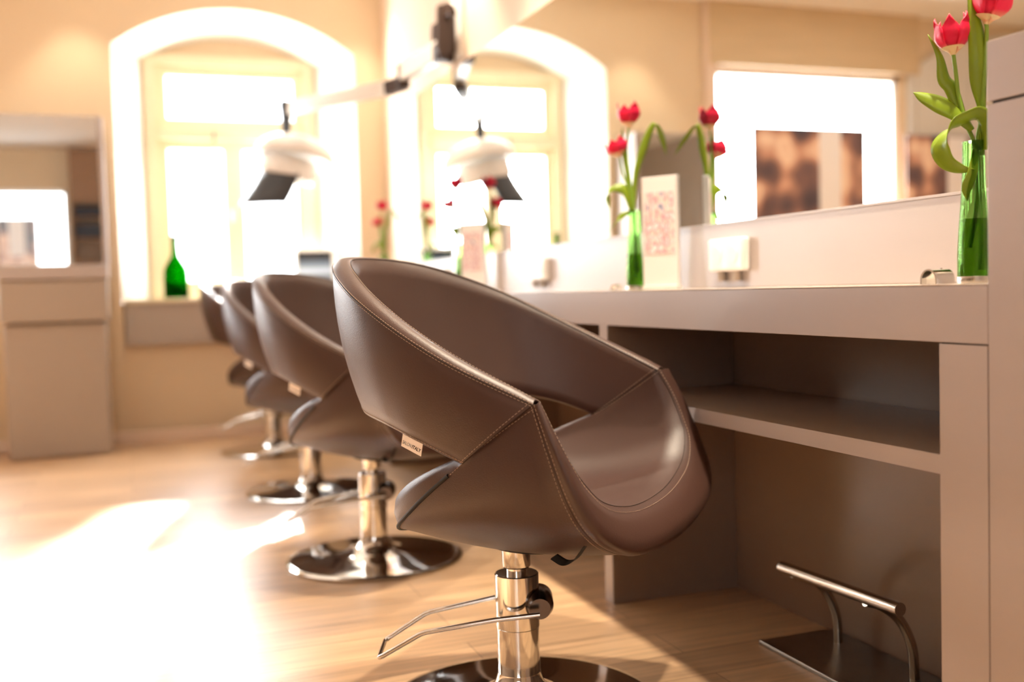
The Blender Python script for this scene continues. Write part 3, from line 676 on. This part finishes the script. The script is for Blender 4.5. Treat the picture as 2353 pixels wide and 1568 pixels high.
for i, y in enumerate((2.555, 4.00, 5.4)):
    t = thing('power_socket', SOCK[i], 'power socket', (XM - .018, y, .962), 0, 'double power sockets')
    bm = nb(); box(bm, -.028, -.0004, -.090, .090, -.046, .046); obj('cover', bm, M['whiteplastic'], t, bevel=.008, seg=3, smooth=True)
    for s in (-.042, .042):
        bm = nb(); tube(bm, [(-.0285, s, 0), (-.0305, s, 0)], .024, 24); obj('outlet', bm, M['paper'], t, smooth=True)
    bm = nb()
    for s in (-.04, .04):
        bm = nb(); tube(bm, [(-.014, s, -.047), (-.014, s, -.074)], [.012, .012], 14); obj('cable_gland', bm, M['tan'], t, smooth=True)

# ------------------------------------------------------------------ hood dryer on its wall arm
t = thing('hood_dryer', 'white hood dryer with dark visor on a jointed wall arm before the window', 'hood dryer', (0, 0, 0))
bxo('wall_plate', (XR - .03, XR - .001, 5.02, 5.26, 2.06, 2.36), M['arm'], t, bevel=.006)
bm = nb()
for y0, z1, x1 in ((5.10, 2.34, .0), (5.20, 2.27, .03)):
    prof = [(1.63 - .0, 2.09), (1.63, z1 - .02), (1.60, z1), (1.54, z1 - .02), (1.53, 2.10), (1.55, 2.05)]
    a = [bm.verts.new((x, y0, z)) for x, z in prof]; b = [bm.verts.new((x, y0 + .035, z)) for x, z in prof]
    bm.faces.new(a[::-1]); bm.faces.new(b)
    for i in range(len(prof)):
        j = (i + 1) % len(prof); bm.faces.new((a[i], a[j], b[j], b[i]))
box(bm, 1.53, 1.63, 5.13, 5.205, 2.05, 2.14)
obj('bracket', bm, M['bracket'], t, bevel=.006)
bm = nb(); tube(bm, [(1.585, 5.02, 2.26), (1.585, 5.105, 2.26)], .012, 16); tube(bm, [(1.585, 5.0, 2.26), (1.585, 5.03, 2.26)], .02, 16); obj('clamp_knob', bm, M['bracket'], t, smooth=True)
def beam(bm, a, b, w, h):
    a = Vector(a); b = Vector(b); d = (b - a).normalized(); s = d.cross(Vector((0, 0, 1))).normalized() * w / 2; u = s.cross(d).normalized() * h / 2
    vs = [bm.verts.new(p) for p in (a - s - u, a + s - u, a + s + u, a - s + u, b - s - u, b + s - u, b + s + u, b - s + u)]
    for f in ((0, 1, 2, 3), (7, 6, 5, 4), (0, 4, 5, 1), (1, 5, 6, 2), (2, 6, 7, 3), (3, 7, 4, 0)): bm.faces.new([vs[k] for k in f])
bm = nb(); beam(bm, (1.57, 5.15, 2.11), (1.47, 5.60, 2.075), .06, .10); obj('upper_arm', bm, M['arm'], t, bevel=.008, seg=3)
bm = nb(); tube(bm, [(1.475, 5.58, 2.12), (1.475, 5.58, 1.99)], .036, 24); beam(bm, (1.475, 5.58, 2.02), (1.415, 5.70, 2.01), .06, .075); obj('elbow_joint', bm, M['bracket'], t, smooth=True, bevel=.006)
bm = nb(); beam(bm, (1.42, 5.69, 2.012), (1.02, 6.62, 2.05), .055, .085); obj('lower_arm', bm, M['arm'], t, bevel=.01, seg=3)
bm = nb(); tube(bm, [(1.01, 6.645, 2.095), (1.005, 6.648, 2.06), (.998, 6.65, 1.99), (.993, 6.65, 1.87)], [.05, .052, .034, .026], 18); obj('hood_joint', bm, M['visor'], t, smooth=True)
# hood: domed shell (tilted), inner bowl, hanging visor
HC = Vector((1.03, 6.60, 1.74))
bm = nb(); prof = []
for i in range(15):
    a = i / 14 * PI * .53; prof.append((.245 * math.sin(a), .135 * math.cos(a)))
prof += [(.225, -.030), (.20, -.01), (.14, .06), (0, .10)]
prof = [(0 if r < 1e-4 else r, z) for r, z in prof]
lathe(bm, prof, 40)
bmesh.ops.rotate(bm, matrix=Matrix.Rotation(math.radians(10), 3, 'Y') @ Matrix.Rotation(math.radians(-8), 3, 'X'), verts=bm.verts, cent=(0, 0, 0)); bmesh.ops.translate(bm, vec=HC, verts=bm.verts)
obj('hood_shell', bm, M['whiteplastic'], t, smooth=True)
bm = nb(); lathe(bm, [(0, .03), (.15, .03), (.175, .0), (.178, -.085), (.165, -.10), (.15, -.085), (.145, -.0), (0, .0)], 36)
bmesh.ops.rotate(bm, matrix=Matrix.Rotation(math.radians(14), 3, 'Y'), verts=bm.verts, cent=(0, 0, 0)); bmesh.ops.translate(bm, vec=HC + Vector((-.03, 0, -.035)), verts=bm.verts)
obj('inner_bowl', bm, M['whiteplastic'], t, smooth=True)
bm = nb(); N = 12; rows = []
for k in range(7):
    f = k / 6; row = []
    for i in range(N + 1):
        a = PI * (1.08 + .46 * i / N)            # curved around the front left of the bowl
        rr = .205 + .04 * f
        row.append(bm.verts.new(HC + Vector((rr * math.cos(a) * .95 - .10 * f ** 1.3 - .02, rr * math.sin(a) * .8, -.10 - .20 * f))))
    rows.append(row)
for a, b in zip(rows, rows[1:]):
    for i in range(N): bm.faces.new((a[i], a[i + 1], b[i + 1], b[i]))
sol(obj('visor', bm, M['visor'], t, smooth=True, angle=180), .006)

# ------------------------------------------------------------------ windowsill things
t = thing('wine_bottle', 'big green glass bottle on the left of the arched windowsill', 'bottle', (.315, 6.99, .885))
bm = nb(); lathe(bm, [(0, .001), (.070, .001), (.076, .008), (.076, .15), (.070, .19), (.045, .235), (.026, .265), (.021, .30), (.019, .375), (.022, .38), (.022, .392), (.016, .395), (.016, .30), (.03, .25), (.070, .16), (.071, .012), (0, .012)], 40); obj('glass_body', bm, M['bottle'], t, smooth=True)
bm = nb(); tube(bm, [(0, 0, .37), (0, 0, .40)], .0165, 16); obj('stopper', bm, M['dark'], t, smooth=True)
t = thing('tablet', 'small screen in a silver frame leaning on the arched windowsill, right side', 'tablet', (1.205, 6.98, .885), -.06)
bm = nb(); box(bm, -.135, .135, -.010, .010, 0.0, .315); fo = obj('frame', bm, M['whiteplastic'], t, bevel=.008, seg=3); fo.rotation_euler = (-.22, 0, 0)
bm = nb(); box(bm, -.115, .110, -.0125, -.0102, .02, .29); so = obj('screen', bm, M['screen'], t); so.rotation_euler = (-.22, 0, 0)
bm = nb(); tube(bm, [(0, .045, .15), (0, .10, .001)], .006, 10); obj('stand', bm, M['steel'], t, smooth=True)

# ------------------------------------------------------------------ posters, left station, back-of-room cabinet
def poster(label, x0, x1, z0, z1, y, sgn, group):
    t = thing('portrait_poster', label, 'poster', ((x0 + x1) / 2, y, z0), 0, group); w = (x1 - x0) / 2; h = z1 - z0
    ya, yb = (-.006, 0) if sgn < 0 else (0, .006)
    bxo('print', (-w, w, ya, yb, 0, h), M['poster'], t, bevel=0)
    bxo('light_patch', (w * .35 * sgn - .10, w * .35 * sgn + .10, ya - .001 if sgn < 0 else yb, ya if sgn < 0 else yb + .001, h * .45, h * .995), M['paper'], t, bevel=0)
    for s in (-1, 1):
        bm = nb(); tube(bm, [(s * w * .7, -.002, h - .002), (s * w * .7, -.002, (DZ1 if sgn < 0 else SZ1) - z0)], .0015, 6); obj('hanging_cord', bm, M['steel'], t)
poster('warm portrait poster in the bright display window, seen in the mirror', -2.2, -1.17, .85, 2.05, YF - .07, -1, 'portrait posters')
poster('copy of the portrait poster left of the display window, standing in for its reflection behind the near vase', -3.35, -2.59, .85, 2.02, YF - .07, -1, 'portrait posters')  # added copy in place of the first poster's reflection in another mirror
poster('warm portrait poster in the street window, seen in the far left mirror', -1.85, -1.06, 1.1, 2.03, YB + .04, 1, 'portrait posters')
t = thing('shelf_cabinet', 'tall brown shelf cabinet with dark shelves, seen in the far left mirror', 'cabinet', (0, 0, 0))
bm = nb(); box(bm, -.62, -.60, YB + .01, YB + .36, .02, 2.94); box(bm, -.19, -.17, YB + .01, YB + .36, .02, 2.94); box(bm, -.60, -.19, YB + .01, YB + .03, .02, 2.94)
for z in (.02, 1.42, 1.72, 2.0, 2.92): box(bm, -.60, -.19, YB + .03, YB + .36, z, z + .02)
box(bm, -.60, -.19, YB + .33, YB + .36, 2.22, 2.92); box(bm, -.60, -.19, YB + .33, YB + .36, .04, 1.40); obj('carcass', bm, M['brown'], t)
for z0, z1, l in ((1.745, 1.93, 'navy folded towel stack on the lower shelf of the brown cabinet'), (2.022, 2.17, 'navy folded towel stack on the upper shelf of the brown cabinet')):
    bm = nb(); n = 3
    for k in range(n): box(bm, -.58, -.21, YB + .05, YB + .34, z0 + (z1 - z0) * k / n + .001, z0 + (z1 - z0) * (k + 1) / n - .004)
    tag(obj('towel_stack', bm, M['dark'], None, bevel=.012, seg=3), l, 'towels', 'navy towel stacks')
t = thing('styling_station', 'tan free standing styling station with a mirror, far left by the window', 'styling station', (0, 0, 0))
bm = nb(); box(bm, -.64, -.10, 6.42, 6.77, .0, .765); obj('body', bm, M['tan'], t, bevel=.02, seg=4)
bxo('drawer_panel', (-.65, -.085, 6.395, 6.77, .77, 1.005), M['tan'], t, bevel=.008)
bxo('ledge', (-.655, -.078, 6.385, 6.77, 1.01, 1.09), M['laminate'], t, bevel=.006)
bxo('mirror_frame', (-.65, -.075, 6.50, 6.77, 1.092, 1.945), M['laminate'], t, bevel=.004)
bm = nb(); bm.faces.new([bm.verts.new(p) for p in ((-.64, 6.4985, 1.095), (-.105, 6.4985, 1.095), (-.105, 6.4985, 1.94), (-.64, 6.4985, 1.94))]); obj('mirror_glass', bm, M['mirror'], t)

# ------------------------------------------------------------------ ceiling downlights (lamp and its light)
def downlight(label, x, y, aim, e, blend=.6, size=70):
    t = thing('ceiling_downlight', label, 'ceiling light', (x, y, ZC), 0, 'recessed ceiling downlights')
    bm = nb(); lathe(bm, [(.045, -.001), (.062, -.001), (.062, -.008), (.050, -.010), (.045, -.006)], 32); obj('trim_ring', bm, M['steel'], t, smooth=True)
    m = bpy.data.materials.get('lamp_glow')
    if not m:
        m = mat('lamp_glow', 'fff0d8', .5); b = m.node_tree.nodes['Principled BSDF']; b.inputs['Emission Color'].default_value = (1, .82, .6, 1); b.inputs['Emission Strength'].default_value = 12
    bm = nb(); lathe(bm, [(0, -.002), (.045, -.002), (.045, -.0005), (0, -.0005)], 24); obj('lamp', bm, m, t)
    d = bpy.data.lights.new('downlight_beam', 'SPOT'); d.energy = e; d.color = (1, .86, .66); d.spot_size = math.radians(size); d.spot_blend = blend; d.shadow_soft_size = .04
    o = bpy.data.objects.new('downlight_beam', d); C.objects.link(o); o.parent = t; o.location = (0, 0, -.02)
    o.rotation_euler = (Vector(aim) - Vector((x, y, ZC - .02))).to_track_quat('-Z', 'Y').to_euler()
downlight('ceiling downlight washing the far wall right of the arched window', 1.45, 6.45, (1.5, 6.75, 0), 16)
downlight('ceiling downlight washing the far wall left of the arched window', -.20, 6.45, (-.2, 6.75, 0), 16)
downlight('ceiling downlight over the displays near the left wall', -2.4, 4.0, (-2.4, 4.0, 0), 30)
downlight('ceiling downlight over the middle of the room', -1.2, 1.5, (-1.2, 1.5, 0), 12)
for y, l in ((1.15, 'nearest'), (2.42, 'second'), (3.70, 'third'), (5.0, 'farthest')):
    downlight('ceiling downlight over the worktop, ' + l + ' of the row beside the mirror wall', 1.385, y, (1.385, y, 0), 150 if y < 3 else 65, .5, 80)
